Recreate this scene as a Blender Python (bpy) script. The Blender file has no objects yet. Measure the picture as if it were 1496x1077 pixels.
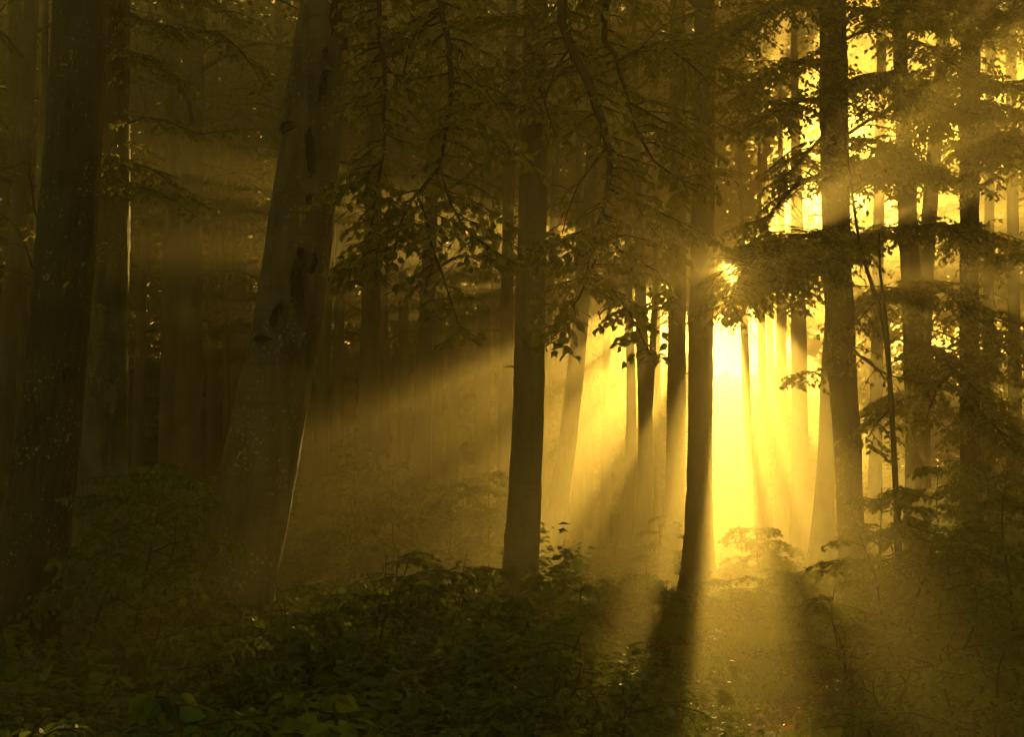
import bpy, math, random
import numpy as np
from mathutils import Vector, noise

# ------------------------------------------------------------------ camera
SC = bpy.context.scene
COL = SC.collection
PW, PH, FPX = 1496.0, 1077.0, 2078.0          # photograph frame and focal length in its pixels (50 mm)
EYE = 1.6
PITCH = math.atan(201.5 / FPX)
cam_d = bpy.data.cameras.new("camera"); cam_d.sensor_width = 36.0; cam_d.lens = FPX / PW * 36.0
cam_d.clip_start = 0.05; cam_d.clip_end = 2000
cam = bpy.data.objects.new("camera", cam_d); COL.objects.link(cam)
cam.location = (0, 0, EYE); cam.rotation_euler = (math.radians(90) + PITCH, 0, 0)
SC.camera = cam
CP, SP = math.cos(PITCH), math.sin(PITCH)

def ray(px, py):
    cx, cy = (px - PW / 2) / FPX, (PH / 2 - py) / FPX
    return np.array([cx, CP - cy * SP, SP + cy * CP])

def at(px, py, dist):
    """World point seen at that place of the photograph, dist metres ahead of the eye."""
    r = ray(px, py)
    return np.array([0, 0, EYE]) + r * (dist / r[1])

# ------------------------------------------------------------------ light
SUNPX = (1061, 388)
S = ray(*SUNPX); S = S / np.linalg.norm(S)      # towards the sun
ELEV = math.asin(S[2]); AZ = math.atan2(S[0], S[1])
SUN_STRENGTH, SKY_STRENGTH, EXPOSURE = 5.0, 0.07, 1.58
HAZE_DENSITY, HAZE_G, HAZE_COLOR = 0.0135, 0.79, (1.0, 0.83, 0.40, 1)

world = bpy.data.worlds.new("World"); SC.world = world; world.use_nodes = True
wt = world.node_tree
sky = wt.nodes.new("ShaderNodeTexSky"); sky.sky_type = 'NISHITA'; sky.sun_disc = False
sky.sun_elevation = ELEV; sky.sun_rotation = AZ
sky.air_density = 1.0; sky.dust_density = 1.5; sky.ozone_density = 1.0
tint = wt.nodes.new("ShaderNodeMixRGB"); tint.blend_type = 'MULTIPLY'; tint.inputs[0].default_value = 1
tint.inputs[2].default_value = (1.0, 0.67, 0.16, 1)
wt.links.new(sky.outputs[0], tint.inputs[1])
bg = wt.nodes["Background"]; bg.inputs[1].default_value = SKY_STRENGTH
wt.links.new(tint.outputs[0], bg.inputs[0])

sl = bpy.data.lights.new("sun", 'SUN'); sl.energy = SUN_STRENGTH; sl.angle = math.radians(0.5)
sl.color = (1.0, 0.66, 0.15)
so = bpy.data.objects.new("sun", sl); COL.objects.link(so)
so.rotation_euler = Vector(S).to_track_quat('Z', 'Y').to_euler()
so.location = tuple(np.array([0, 0, 30]) + S * 60)

vs = SC.view_settings
vs.view_transform = 'Standard'; vs.look = 'None'; vs.exposure = EXPOSURE; vs.gamma = 1.0; vs.use_curve_mapping = False
cy = SC.cycles
cy.max_bounces = 8; cy.diffuse_bounces = 3; cy.glossy_bounces = 2; cy.transmission_bounces = 3
cy.volume_bounces = 0; cy.transparent_max_bounces = 4; cy.sample_clamp_indirect = 4.0
cy.use_denoising = True

# ------------------------------------------------------------------ helpers
def lerp(a, b, t): return a + (b - a) * t
def unit(v):
    v = np.asarray(v, float); n = np.linalg.norm(v)
    return v / n if n > 1e-9 else v

def spline(P, step):
    """Catmull-Rom through the rows of P (xyz and radius), resampled about every step metres."""
    P = np.asarray(P, float)
    if len(P) < 3:
        n = max(2, int(np.linalg.norm(P[-1, :3] - P[0, :3]) / step) + 1)
        t = np.linspace(0, 1, n)[:, None]
        return P[0] + (P[-1] - P[0]) * t
    Q = np.vstack([2 * P[0] - P[1], P, 2 * P[-1] - P[-2]])
    out = []
    for i in range(1, len(Q) - 2):
        n = max(1, int(np.linalg.norm(Q[i + 1, :3] - Q[i, :3]) / step))
        t = (np.arange(n) / n)[:, None]
        a, b, c, d = Q[i - 1], Q[i], Q[i + 1], Q[i + 2]
        out.append(0.5 * (2 * b + (c - a) * t + (2 * a - 5 * b + 4 * c - d) * t ** 2 + (3 * b - a - 3 * c + d) * t ** 3))
    out.append(P[-1:])
    return np.vstack(out)

class Mesh:
    """Gathers geometry for ONE mesh object."""
    def __init__(s): s.v = []; s.f = []; s.m = []; s.n = 0; s.t = []
    def add(s, v, faces, mat=0, tint=None):
        v = np.asarray(v, float); faces = np.asarray(faces, int)
        s.v.append(v); s.f.append(faces + s.n); s.m.append(np.full(len(faces), mat)); s.n += len(v)
        s.t.append(np.zeros(len(v)) if tint is None else tint)
    def tube(s, P, R, k=6, mat=0, cap=True):
        P = np.asarray(P, float); R = np.asarray(R, float); n = len(P)
        T = np.gradient(P, axis=0); T /= np.maximum(np.linalg.norm(T, axis=1), 1e-9)[:, None]
        ref = np.array([0.31, 0.95, 0.05]) if abs(T[0] @ np.array([0.31, 0.95, 0.05])) < .93 else np.array([1, 0, 0.1])
        U = np.cross(T, ref); U /= np.maximum(np.linalg.norm(U, axis=1), 1e-9)[:, None]
        V = np.cross(T, U)
        a = np.arange(k) * 2 * math.pi / k
        ring = P[:, None] + R[:, None, None] * (U[:, None] * np.cos(a)[None, :, None] + V[:, None] * np.sin(a)[None, :, None]) if R.ndim == 1 else \
               P[:, None] + R[:, :, None] * (U[:, None] * np.cos(a)[None, :, None] + V[:, None] * np.sin(a)[None, :, None])
        vv = ring.reshape(-1, 3)
        i = np.arange(n - 1)[:, None] * k; j = np.arange(k)[None]; j2 = (j + 1) % k
        q = np.stack([i + j, i + j2, i + k + j2, i + k + j], -1).reshape(-1, 4)
        s.add(vv, q, mat)
    def build(s, name, mats, parent=None, smooth=True):
        me = bpy.data.meshes.new(name)
        if not s.v: s.add(np.zeros((3, 3)), [[0, 1, 2]])
        V = np.vstack(s.v); me.vertices.add(len(V)); me.vertices.foreach_set("co", V.ravel().astype(np.float32))
        lens = np.concatenate([np.full(len(f), f.shape[1]) for f in s.f])
        loops = np.concatenate([f.ravel() for f in s.f])
        me.loops.add(len(loops)); me.loops.foreach_set("vertex_index", loops.astype(np.int32))
        me.polygons.add(len(lens))
        me.polygons.foreach_set("loop_start", np.concatenate([[0], np.cumsum(lens)[:-1]]).astype(np.int32))
        me.polygons.foreach_set("loop_total", lens.astype(np.int32))
        for m in mats: me.materials.append(m)
        me.polygons.foreach_set("material_index", np.concatenate(s.m).astype(np.int32))
        me.polygons.foreach_set("use_smooth", np.full(len(lens), smooth))
        at_ = me.attributes.new("leaf_tint", 'FLOAT', 'POINT'); at_.data.foreach_set("value", np.concatenate(s.t).astype(np.float32))
        me.update(calc_edges=True)
        o = bpy.data.objects.new(name, me); COL.objects.link(o)
        if parent is not None: o.parent = parent
        return o

# openings in the canopy the sun comes through: (point, radius) - no leaf grows on the line from the point to the sun
GAPS = []
def gap(px, py, d, r): GAPS.append((at(px, py, d), r))

class Leaves:
    def __init__(s): s.p = []; s.d = []; s.n = []; s.z = []
    def add(s, p, d, n, z): s.p.append(p); s.d.append(d); s.n.append(n); s.z.append(z)
    def into(s, mesh, rng, mat=0, fine=True, wide=0.70):
        if not s.p: return
        p = np.vstack(s.p); d = np.vstack(s.d); n = np.vstack(s.n); z = np.concatenate(s.z)
        keep = np.ones(len(p), bool)
        rel = p - np.array([0, 0, EYE]); H = HOLE / np.linalg.norm(HOLE); al = rel @ H
        ang = np.linalg.norm(rel - al[:, None] * H, axis=1) / np.maximum(al, .1)
        keep &= ~((ang < SUNHOLE) & (p[:, 1] > 11))
        for q, r in GAPS:
            rel = p - q; al = rel @ S
            keep &= ~((np.linalg.norm(rel - al[:, None] * S, axis=1) < r) & (al > .3))
        p, d, n, z = p[keep], d[keep], n[keep], z[keep]
        if not len(p): return
        d = d / np.maximum(np.linalg.norm(d, axis=1), 1e-9)[:, None]
        b = np.cross(n, d); b /= np.maximum(np.linalg.norm(b, axis=1), 1e-9)[:, None]
        n = np.cross(d, b)
        N = len(p); tint = rng.random(N)
        if fine:     # ovate leaf with a folded midrib: base, sides, tip
            prof = [(0, 0, 0), (.22, .36, .07), (.55, .5, .09), (.85, .22, .03), (1.08, 0, -.10), (.85, -.22, .03), (.55, -.5, .09), (.22, -.36, .07), (.5, 0, -.02)]
            faces = [(0, 8, 2, 1), (8, 4, 3, 2), (0, 7, 6, 8), (8, 6, 5, 4)]
        else:
            prof = [(0, 0, 0), (.42, .5, .10), (1.05, 0, -.06), (.42, -.5, .10)]
            faces = [(0, 2, 1), (0, 3, 2)]
        k = len(prof)
        w = z * wide * (0.85 + .3 * rng.random(N))
        curl = (rng.random(N) - .3) * .5
        V = np.empty((N, k, 3))
        for i, (a, c, h) in enumerate(prof):
            V[:, i] = p + d * (z * a)[:, None] + b * (w * c)[:, None] + n * (z * (h - curl * a * a * .5))[:, None]
        F = (np.arange(N)[:, None, None] * k + np.array(faces)[None]).reshape(-1, len(faces[0]))
        mesh.add(V.reshape(-1, 3), F, mat, np.repeat(tint, k))

def tag(o, label=None, cat=None, group=None, kind=None):
    if label: o["label"] = label
    if cat: o["category"] = cat
    if group: o["group"] = group
    if kind: o["kind"] = kind
    return o
def empty(name, loc, label, cat, group=None):
    o = bpy.data.objects.new(name, None); COL.objects.link(o); o.location = tuple(loc); o.empty_display_size = .3
    return tag(o, label, cat, group)
SUNHOLE, HOLE = 0.0072, ray(1067, 396)

# ------------------------------------------------------------------ materials
def mat(name):
    m = bpy.data.materials.new(name); m.use_nodes = True
    return m, m.node_tree, m.node_tree.nodes["Principled BSDF"]
def nd(t, kind, **kw):
    n = t.nodes.new(kind)
    for k, v in kw.items():
        if k.startswith("i_"): n.inputs[int(k[2:]) if k[2:].isdigit() else k[2:].replace("_", " ")].default_value = v
        else: setattr(n, k, v)
    return n
def ramp(t, src, stops):
    r = t.nodes.new("ShaderNodeValToRGB"); t.links.new(src, r.inputs[0])
    e = r.color_ramp.elements
    while len(e) > len(stops): e.remove(e[-1])
    while len(e) < len(stops): e.new(.5)
    for x, (pos, c) in zip(e, stops): x.position = pos; x.color = (*c, 1) if len(c) == 3 else c
    return r.outputs[0]

def bark(name, dark, light, lichen=None, lichen_amt=0.0, streak=0.25, furrow=.5, patch_scale=1.6):
    m, t, b = mat(name)
    g = nd(t, "ShaderNodeNewGeometry")
    mp = nd(t, "ShaderNodeMapping"); t.links.new(g.outputs["Position"], mp.inputs[0]); mp.inputs["Scale"].default_value = (1, 1, streak)
    n1 = nd(t, "ShaderNodeTexNoise", i_Scale=9.0, i_Detail=8.0, i_Roughness=.65); t.links.new(mp.outputs[0], n1.inputs[0])
    n2 = nd(t, "ShaderNodeTexNoise", i_Scale=patch_scale, i_Detail=4.0); t.links.new(g.outputs["Position"], n2.inputs[0])
    mx = nd(t, "ShaderNodeMath", operation='MULTIPLY_ADD'); t.links.new(n2.outputs[0], mx.inputs[0]); mx.inputs[1].default_value = .8
    t.links.new(n1.outputs[0], mx.inputs[2])
    col = ramp(t, mx.outputs[0], [(.70, dark), (1.02, light)])
    # fine cross lines, as on beech
    mp2 = nd(t, "ShaderNodeMapping"); t.links.new(g.outputs["Position"], mp2.inputs[0]); mp2.inputs["Scale"].default_value = (1.2, 1.2, 11)
    n3 = nd(t, "ShaderNodeTexNoise", i_Scale=2.2, i_Detail=5.0); t.links.new(mp2.outputs[0], n3.inputs[0])
    line = ramp(t, n3.outputs[0], [(.34, (.45, .45, .45)), (.44, (1, 1, 1))])
    ml = nd(t, "ShaderNodeMixRGB", blend_type='MULTIPLY'); ml.inputs[0].default_value = .6
    t.links.new(col, ml.inputs[1]); t.links.new(line, ml.inputs[2]); col = ml.outputs[0]
    if lichen:
        v = nd(t, "ShaderNodeTexNoise", i_Scale=30.0, i_Detail=3.0, i_Roughness=.5); t.links.new(g.outputs["Position"], v.inputs[0])
        v2 = nd(t, "ShaderNodeTexNoise", i_Scale=2.1, i_Detail=3.0); t.links.new(g.outputs["Position"], v2.inputs[0])
        s_ = nd(t, "ShaderNodeMath", operation='MULTIPLY_ADD'); t.links.new(v2.outputs[0], s_.inputs[0]); s_.inputs[1].default_value = .45
        t.links.new(v.outputs[0], s_.inputs[2])
        k = ramp(t, s_.outputs[0], [(.89 - lichen_amt, (0, 0, 0)), (.94 - lichen_amt, (1, 1, 1))])
        mm = nd(t, "ShaderNodeMixRGB"); t.links.new(k, mm.inputs[0]); t.links.new(col, mm.inputs[1]); mm.inputs[2].default_value = (*lichen, 1)
        col = mm.outputs[0]
    t.links.new(col, b.inputs["Base Color"]); b.inputs["Roughness"].default_value = .72
    b.inputs["Specular IOR Level"].default_value = .35
    bp = nd(t, "ShaderNodeBump", i_Strength=furrow, i_Distance=.03); t.links.new(n1.outputs[0], bp.inputs["Height"]); t.links.new(bp.outputs[0], b.inputs["Normal"])
    return m

def leafmat(name, c1, c2, trans, amount=.45, rough=.42):
    m, t, b = mat(name)
    a = nd(t, "ShaderNodeAttribute", attribute_name="leaf_tint")
    c = ramp(t, a.outputs["Fac"], [(0, c1), (1, c2)])
    t.links.new(c, b.inputs["Base Color"]); b.inputs["Roughness"].default_value = rough; b.inputs["Specular IOR Level"].default_value = .25
    tr = nd(t, "ShaderNodeBsdfTranslucent")
    c2_ = ramp(t, a.outputs["Fac"], [(0, tuple(x * .75 for x in trans)), (1, trans)]); t.links.new(c2_, tr.inputs[0])
    mx = nd(t, "ShaderNodeMixShader"); mx.inputs[0].default_value = amount
    t.links.new(b.outputs[0], mx.inputs[1]); t.links.new(tr.outputs[0], mx.inputs[2])
    t.links.new(mx.outputs[0], t.nodes["Material Output"].inputs["Surface"])
    return m

BARK_DARK = bark("dark_bark", (.014, .011, .007), (.05, .04, .027), (.24, .23, .17), .03, furrow=.8)
BARK_BEECH = bark("beech_bark", (.028, .024, .017), (.12, .10, .075), (.28, .27, .20), .01, furrow=.5)
BARK_GREY = bark("grey_bark", (.04, .034, .025), (.11, .095, .07), (.2, .2, .16), -.08, furrow=.5)
BARK_SPRUCE = bark("spruce_bark", (.035, .026, .018), (.09, .07, .05), furrow=.8, streak=.4)
BARK_TWIG = bark("twig_bark", (.02, .015, .01), (.05, .04, .028), furrow=.2)
BARK_PALE = bark("pale_dead_bark", (.10, .085, .06), (.26, .23, .17), furrow=.6)
SCAR = bark("scar_wood", (.006, .005, .003), (.022, .017, .011), furrow=.9)
LEAF = leafmat("beech_leaf", (.035, .055, .012), (.07, .085, .018), (.50, .45, .06), .58)
LEAF_SHRUB = leafmat("shrub_leaf", (.045, .085, .02), (.09, .14, .032), (.28, .33, .05), .35, .6)
LEAF_FAR = leafmat("far_leaf", (.04, .055, .014), (.07, .08, .02), (.38, .34, .05), .5)
LEAF_BROWN = leafmat("dry_brown_leaf", (.09, .045, .02), (.14, .07, .03), (.3, .16, .05))

# ------------------------------------------------------------------ ground
def zg(x, y):
    h = .10 * math.sin(x * .45 + 1.3) * math.cos(y * .31) + .06 * math.sin(x * 1.1 + y * .7)
    k = min(1, max(0, (y - 50) / 45)); h += 4.2 * k * k * (3 - 2 * k)
    return h
PATHPTS = [(1.75, 2), (2.1, 6), (2.35, 9), (2.5, 11), (2.55, 13), (2.35, 16), (2.2, 20), (2.45, 26), (3.3, 34), (5.0, 44)]
def path_x(y):
    xs = [p[0] for p in PATHPTS]; ys = [p[1] for p in PATHPTS]
    return float(np.interp(y, ys, xs))

def sheet(name, xs, ys, m, hf):
    M = Mesh(); nx, ny = len(xs), len(ys)
    v = [(x, y, hf(x, y)) for y in ys for x in xs]
    i = np.arange(ny - 1)[:, None] * nx; j = np.arange(nx - 1)[None]
    M.add(v, np.stack([i + j, i + j + 1, i + nx + j + 1, i + nx + j], -1).reshape(-1, 4))
    return tag(M.build(name, [m]), kind="structure")

m, t, b = mat("forest_soil")
g = nd(t, "ShaderNodeNewGeometry")
n1 = nd(t, "ShaderNodeTexNoise", i_Scale=6.0, i_Detail=9.0, i_Roughness=.7); t.links.new(g.outputs["Position"], n1.inputs[0])
t.links.new(ramp(t, n1.outputs[0], [(.35, (.018, .016, .008)), (.55, (.035, .035, .014)), (.7, (.06, .05, .025))]), b.inputs["Base Color"])
b.inputs["Roughness"].default_value = .95; b.inputs["Specular IOR Level"].default_value = .1
bp = nd(t, "ShaderNodeBump", i_Strength=1.0, i_Distance=.08); t.links.new(n1.outputs[0], bp.inputs["Height"]); t.links.new(bp.outputs[0], b.inputs["Normal"])
SOIL = m
m, t, b = mat("path_dirt")
g = nd(t, "ShaderNodeNewGeometry")
n1 = nd(t, "ShaderNodeTexNoise", i_Scale=4.0, i_Detail=9.0, i_Roughness=.7); t.links.new(g.outputs["Position"], n1.inputs[0])
t.links.new(ramp(t, n1.outputs[0], [(.35, (.012, .011, .006)), (.55, (.022, .019, .010)), (.7, (.04, .034, .018))]), b.inputs["Base Color"])
b.inputs["Roughness"].default_value = .95; b.inputs["Specular IOR Level"].default_value = .1
bp = nd(t, "ShaderNodeBump", i_Strength=1.0, i_Distance=.06); t.links.new(n1.outputs[0], bp.inputs["Height"]); t.links.new(bp.outputs[0], b.inputs["Normal"])
DIRT = m

ys = np.concatenate([np.arange(-8, 40, .4), np.arange(40, 98.1, 1.5)])
sheet("ground", np.concatenate([np.arange(-58, -16, 3), np.arange(-16, 16, .4), np.arange(16, 58.1, 3)]), ys, SOIL, zg)
M = Mesh(); vv = []; ffs = []
py_ = np.arange(2, 44, .1); NX = 15
for y in py_:
    hw = .66 + .1 * math.sin(y * 1.7)
    for k in range(NX):
        q = (k - 7) / 7
        x = path_x(y) + hw * q + .05 * math.sin(y * 3 + k)
        z = .045 - .09 * abs(q) ** 4 + .03 * noise.noise(Vector((x * 3.5, y * 3.5, 1))) + .016 * noise.noise(Vector((x * 11, y * 11, 4))) - .03 * math.exp(-((abs(q) - .55) / .2) ** 2)
        vv.append((x, y, zg(x, y) + z))
i = np.arange(len(py_) - 1)[:, None] * NX; j = np.arange(NX - 1)[None]
M.add(vv, np.stack([i + j, i + j + 1, i + NX + j + 1, i + NX + j], -1).reshape(-1, 4))
tag(M.build("forest_path", [DIRT]), kind="structure")

# ------------------------------------------------------------------ trunks, boughs, crowns
def trunk_line(D, pts, height):
    """Photo measurements (x, y, width) at distance D -> world spine with radii, foot on the ground, top at height."""
    rows = []
    for x, y, w in pts:
        p = at(x, y, D); rows.append([*p, w / 2 / FPX * (D / CP)])
    x, y, w = pts[-1]
    foot = at(x, y, D); foot[2] = zg(foot[0], D) - .12
    rows[-1] = [*foot, rows[-1][3]]
    rows = [r for k, r in enumerate(rows) if k == len(rows) - 1 or r[2] > foot[2] + .35]
    top, nxt = np.array(rows[0]), np.array(rows[1])
    dirn = unit(top[:3] - nxt[:3]); dirn = unit(dirn * .7 + np.array([0, 0, .5]))
    ext = []
    if height > top[2] + 1:
        L = (height - top[2]) / max(dirn[2], .3)
        for f in (1.0, .5):
            q = top[:3] + dirn * L * f; ext.append([*q, top[3] * (1 - .72 * f)])
    return np.array((ext + rows)[::-1])

def trunk_mesh(line, seed, knob=.03, k=20, step=.25, flare=1.0, rough=0.0):
    P = spline(line, step); n = len(P)
    a = np.arange(k) * 2 * math.pi / k
    h = P[:, 2] - P[0, 2]
    R = np.empty((n, k))
    ph = seed * 1.7
    for i in range(n):
        fl = flare * math.exp(-max(h[i], 0) / .38)
        lobes = 1 + fl * (.22 + .30 * np.maximum(0, np.sin(a * 4 + ph) + .4 * np.sin(a * 7 + 2 * ph)))
        nz = np.array([noise.noise(Vector((math.cos(q) * 1.3 + seed, math.sin(q) * 1.3, h[i] * .8))) for q in a])
        R[i] = P[i, 3] * lobes * (1 + knob * 2.2 * nz)
        if rough:
            fine = np.array([noise.noise(Vector((math.cos(q) * 5 + seed, math.sin(q) * 5, h[i] * 2.6))) + .7 * noise.noise(Vector((math.cos(q) * 13, math.sin(q) * 13 + seed, h[i] * 7))) for q in a])
            R[i] += rough * fine
    M = Mesh(); M.tube(P[:, :3], R, k)
    return M, P

def twig_pts(p0, d, L, droop, rng, n=5):
    t = np.linspace(0, 1, n)[:, None]
    wob = np.cumsum(rng.normal(0, .03 * L, (n, 3)), axis=0); wob[0] = 0
    return p0 + d * L * t + np.array([0, 0, -1]) * droop * L * t ** 2 + wob

def leaf_row(LV, P, spacing, size, rng, droop=.45, tumble=.7, first=.15):
    L = np.linalg.norm(P[-1] - P[0])
    n = max(2, int(L * (1 - first) / spacing))
    t = np.linspace(first, 1, n) * (len(P) - 1)
    i = np.minimum(t.astype(int), len(P) - 2); f = (t - i)[:, None]
    pos = P[i] * (1 - f) + P[i + 1] * f
    T = P[i + 1] - P[i]; T /= np.maximum(np.linalg.norm(T, axis=1), 1e-9)[:, None]
    up = np.array([0, 0, 1.0])
    side = np.cross(T, up); nl = np.linalg.norm(side, axis=1)[:, None]
    rnd = rng.normal(0, 1, (n, 3)); side = np.where(nl > .25, side / np.maximum(nl, 1e-6), rnd / np.linalg.norm(rnd, axis=1)[:, None])
    sg = np.where(np.arange(n) % 2 == 0, 1, -1)[:, None]
    d = T * .55 + side * sg * .85 - up * (droop * (.4 + 1.2 * rng.random((n, 1)))) + rng.normal(0, .18, (n, 3))
    nrm = up + rng.normal(0, tumble, (n, 3))
    LV.add(pos, d, nrm, size * (.65 + .6 * rng.random(n)))

def bough(W, LV, line, rng, side=.8, step=.13, leaf=.07, spacing=.045, start=.12, droop=.25, twigs=True, bare=0.0, thin=1.0, sub=3, mat=0, tube=True):
    """A limb along line (rows x, y, z, radius) with alternate side twigs in a roughly level spray, leaves along the twigs."""
    P = spline(line, .15); n = len(P)
    wob = np.stack([np.convolve(rng.normal(0, .05, n + 6), np.ones(7) / 7, 'valid') for _ in range(3)], 1); wob[0] = 0
    P[:, :3] += wob
    if tube: W.tube(P[:, :3], P[:, 3], 6, mat)
    seg = np.linalg.norm(np.diff(P[:, :3], axis=0), axis=1); cum = np.concatenate([[0], np.cumsum(seg)]); tot = cum[-1]
    s = start * tot; sg = 1
    while s < tot:
        i = min(n - 2, int(np.searchsorted(cum, s) - 1)); i = max(i, 0)
        f = (s - cum[i]) / max(seg[i], 1e-6); p = P[i, :3] * (1 - f) + P[i + 1, :3] * f
        T = unit(P[i + 1, :3] - P[i, :3]); u = s / tot
        if abs(T[2]) > .75:
            az = rng.random() * 6.283; perp = np.array([math.cos(az), math.sin(az) * .8, 0]); d = unit(T * .25 + perp + np.array([0, 0, .05]))
        else:
            perp = unit(np.cross(T, (0, 0, 1))); d = unit(T * .65 + perp * sg * .8 + rng.normal(0, .18, 3) + np.array([0, 0, .06]))
        L = side * (1 - .62 * u) * (.55 + .75 * rng.random())
        tw = twig_pts(p, d, L, droop * (.5 + rng.random()), rng)
        r = max(.0035, min(P[i, 3] * .45, .011))
        if twigs: W.tube(tw, np.linspace(r, .0022, len(tw)), 4, mat)
        if rng.random() > bare:
            leaf_row(LV, tw, spacing, leaf, rng)
        for q in range(sub):
            uu = .2 + .7 * (q + rng.random() * .6) / sub
            ii = min(3, int(uu * 4)); pp = tw[ii] + (tw[ii + 1] - tw[ii]) * (uu * 4 - ii)
            T2 = unit(tw[ii + 1] - tw[ii]); pr = unit(np.cross(T2, (0, 0, 1)) + 1e-4); sg2 = 1 if (q % 2) else -1
            d2 = unit(T2 * .7 + pr * sg2 * .75 + rng.normal(0, .15, 3))
            t2 = twig_pts(pp, d2, L * (.5 - .25 * uu) * (.7 + .6 * rng.random()), droop, rng, 4)
            if twigs: W.tube(t2, np.linspace(r * .6, .0016, len(t2)), 3, mat)
            if rng.random() > bare: leaf_row(LV, t2, spacing, leaf, rng)
        s += .78 * step * (.6 + .8 * rng.random()) / thin; sg = -sg
    return P

def px_line(pts, r0, r1=.004):
    P = np.array([at(x, y, d) for x, y, d in pts]); r = np.linspace(r0, r1, len(P))
    return np.column_stack([P, r])

def branch(root, pts, rng, r0=.03, leafm=None, fine=True, wood=None, **kw):
    """A branch part with its foliage as a sub-part."""
    W, LV = Mesh(), Leaves()
    bough(W, LV, px_line(pts, r0), rng, **kw)
    o = W.build("branch", [wood or BARK_TWIG], root)
    if LV.p:
        F = Mesh(); LV.into(F, rng, 0, fine)
        if F.v: F.build("foliage", [leafm or LEAF], o, smooth=False)
    return o

def crown(root, line, rng, z0, z1, reach, n, leaf=.12, spacing=.11, step=.3, side=1.1, droop=.2, leafm=None, sub=2):
    """Limbs all round the trunk between two heights, with their leaves: one crown part."""
    W, LV = Mesh(), Leaves()
    P = spline(line, .3)
    for q in range(n):
        z = z0 + (z1 - z0) * ((q + rng.random()) / n) ** .9
        i = int(np.argmin(abs(P[:, 2] - z))); p = P[i, :3]
        az = q * 2.4 + rng.random() * 1.2
        L = reach * (1 - .55 * ((z - z0) / max(z1 - z0, .1)) ** 1.6) * (.7 + .5 * rng.random())
        d = np.array([math.cos(az), math.sin(az), .25 + .3 * rng.random()])
        e = p + d * L + np.array([0, 0, -.28 * L]); mid = p + d * L * .5
        r = max(.012, P[i, 3] * .28)
        bough(W, LV, np.array([[*p, r], [*mid, r * .7], [*e, .006]]), rng, side=side, step=step, leaf=leaf, spacing=spacing, start=.2,
              droop=droop, twigs=False, sub=sub)
    o = W.build("crown", [BARK_TWIG], root)
    F = Mesh(); LV.into(F, rng, 0, False)
    if F.v: F.build("foliage", [leafm or LEAF_FAR], o, smooth=False)
    return o

SEED = [10]
TREES = {}
def tree(name, label, D, pts, bk, group=None, height=17, knob=.03, k=16, flare=1.0, key=None, step=.3, cat="tree", rough=0.0):
    SEED[0] += 1; rng = np.random.default_rng(SEED[0])
    line = trunk_line(D, pts, height)
    root = empty(name, line[0, :3] * [1, 1, 1] + np.array([0, 0, .12]), label, cat, group)
    M, P = trunk_mesh(line, SEED[0], knob, k, step, flare, rough)
    M.build("trunk", [bk], root)
    TREES[key or label] = (root, line, rng)
    return root, line, rng

def stubs(root, line, rng, zs, length=.35):
    """Short dead snags on the trunk."""
    P = spline(line, .2)
    for z in zs:
        i = int(np.argmin(abs(P[:, 2] - z))); s = 1 if rng.random() < .5 else -1
        d = unit([s, rng.normal(0, .4), rng.normal(0, .15)])
        M = Mesh(); L = length * (.5 + rng.random()); p = P[i, :3] + d * P[i, 3] * .7
        q = twig_pts(p, d, L, .1, rng, 4); M.tube(q, np.linspace(.016, .005, 4), 5)
        M.build("branch_stub", [BARK_TWIG], root)

for py in (215, 260, 305, 350): GAPS.append((at(189, py, 18), .6))          # the sun streak that reaches the trunk behind the speckled one
for px, py, d, r in [(1240, 270, 12, .32), (1310, 228, 14, .32), (1180, 308, 15, .25), (1240, 610, 13, .22), (1320, 715, 14, .28), (1150, 500, 15, .3)]: gap(px, py, d, r)
# ------------------------------------------------------------------ near trees
r, ln, g = tree("beech_tree", "dark trunk speckled with pale lichen, nearest and thickest at the left edge", 13,
    [(117, -150, 76), (118, 0, 80), (105, 250, 82), (88, 450, 85), (62, 700, 94), (25, 900, 112), (5, 996, 135)], BARK_DARK, key="T1", k=56, step=.07, rough=.016, knob=.04)
r, ln, g = tree("beech_tree", "smooth straight trunk tucked behind the speckled dark trunk, its bark catching a sun streak", 18,
    [(160, -150, 58), (160, 0, 60), (158, 300, 62), (152, 600, 70), (146, 800, 78), (140, 925, 100)], BARK_BEECH, key="T2", k=44, step=.1, rough=.014)
r, ln, g = tree("beech_tree", "thick grey beech leaning right, with a line of dark bark wounds", 13,
    [(490, -150, 76), (478, 0, 80), (443, 300, 96), (423, 450, 98), (393, 600, 105), (365, 750, 112), (338, 870, 122), (318, 996, 155)], BARK_BEECH, key="T3", k=56, step=.07, rough=.011, knob=.035)
r, ln, g = tree("dead_tree", "thin pale dead stem close against the left side of the speckled trunk", 16,
    [(68, -100, 6), (66, 60, 9), (62, 180, 14), (58, 330, 17), (50, 600, 22), (45, 935, 28)], BARK_PALE, key="T4", height=9, k=10)
r, ln, g = tree("beech_tree", "straight dark middle trunk whose foot is crossed by a slanting sunbeam", 19,
    [(783, -150, 34), (783, 0, 36), (780, 200, 39), (776, 400, 42), (772, 600, 45), (765, 750, 48), (760, 860, 54), (757, 915, 72)], BARK_GREY, key="T10", k=44, step=.09, rough=.013)
stubs(r, ln, g, [5.2, 5.9, 4.2, 3.4], .3)
r, ln, g = tree("beech_tree", "slim trunk leaning right just behind the straight dark middle trunk", 34,
    [(868, 160, 16), (858, 350, 20), (845, 500, 24), (830, 640, 27), (812, 760, 31), (800, 860, 40)], BARK_GREY, key="L1")
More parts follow.
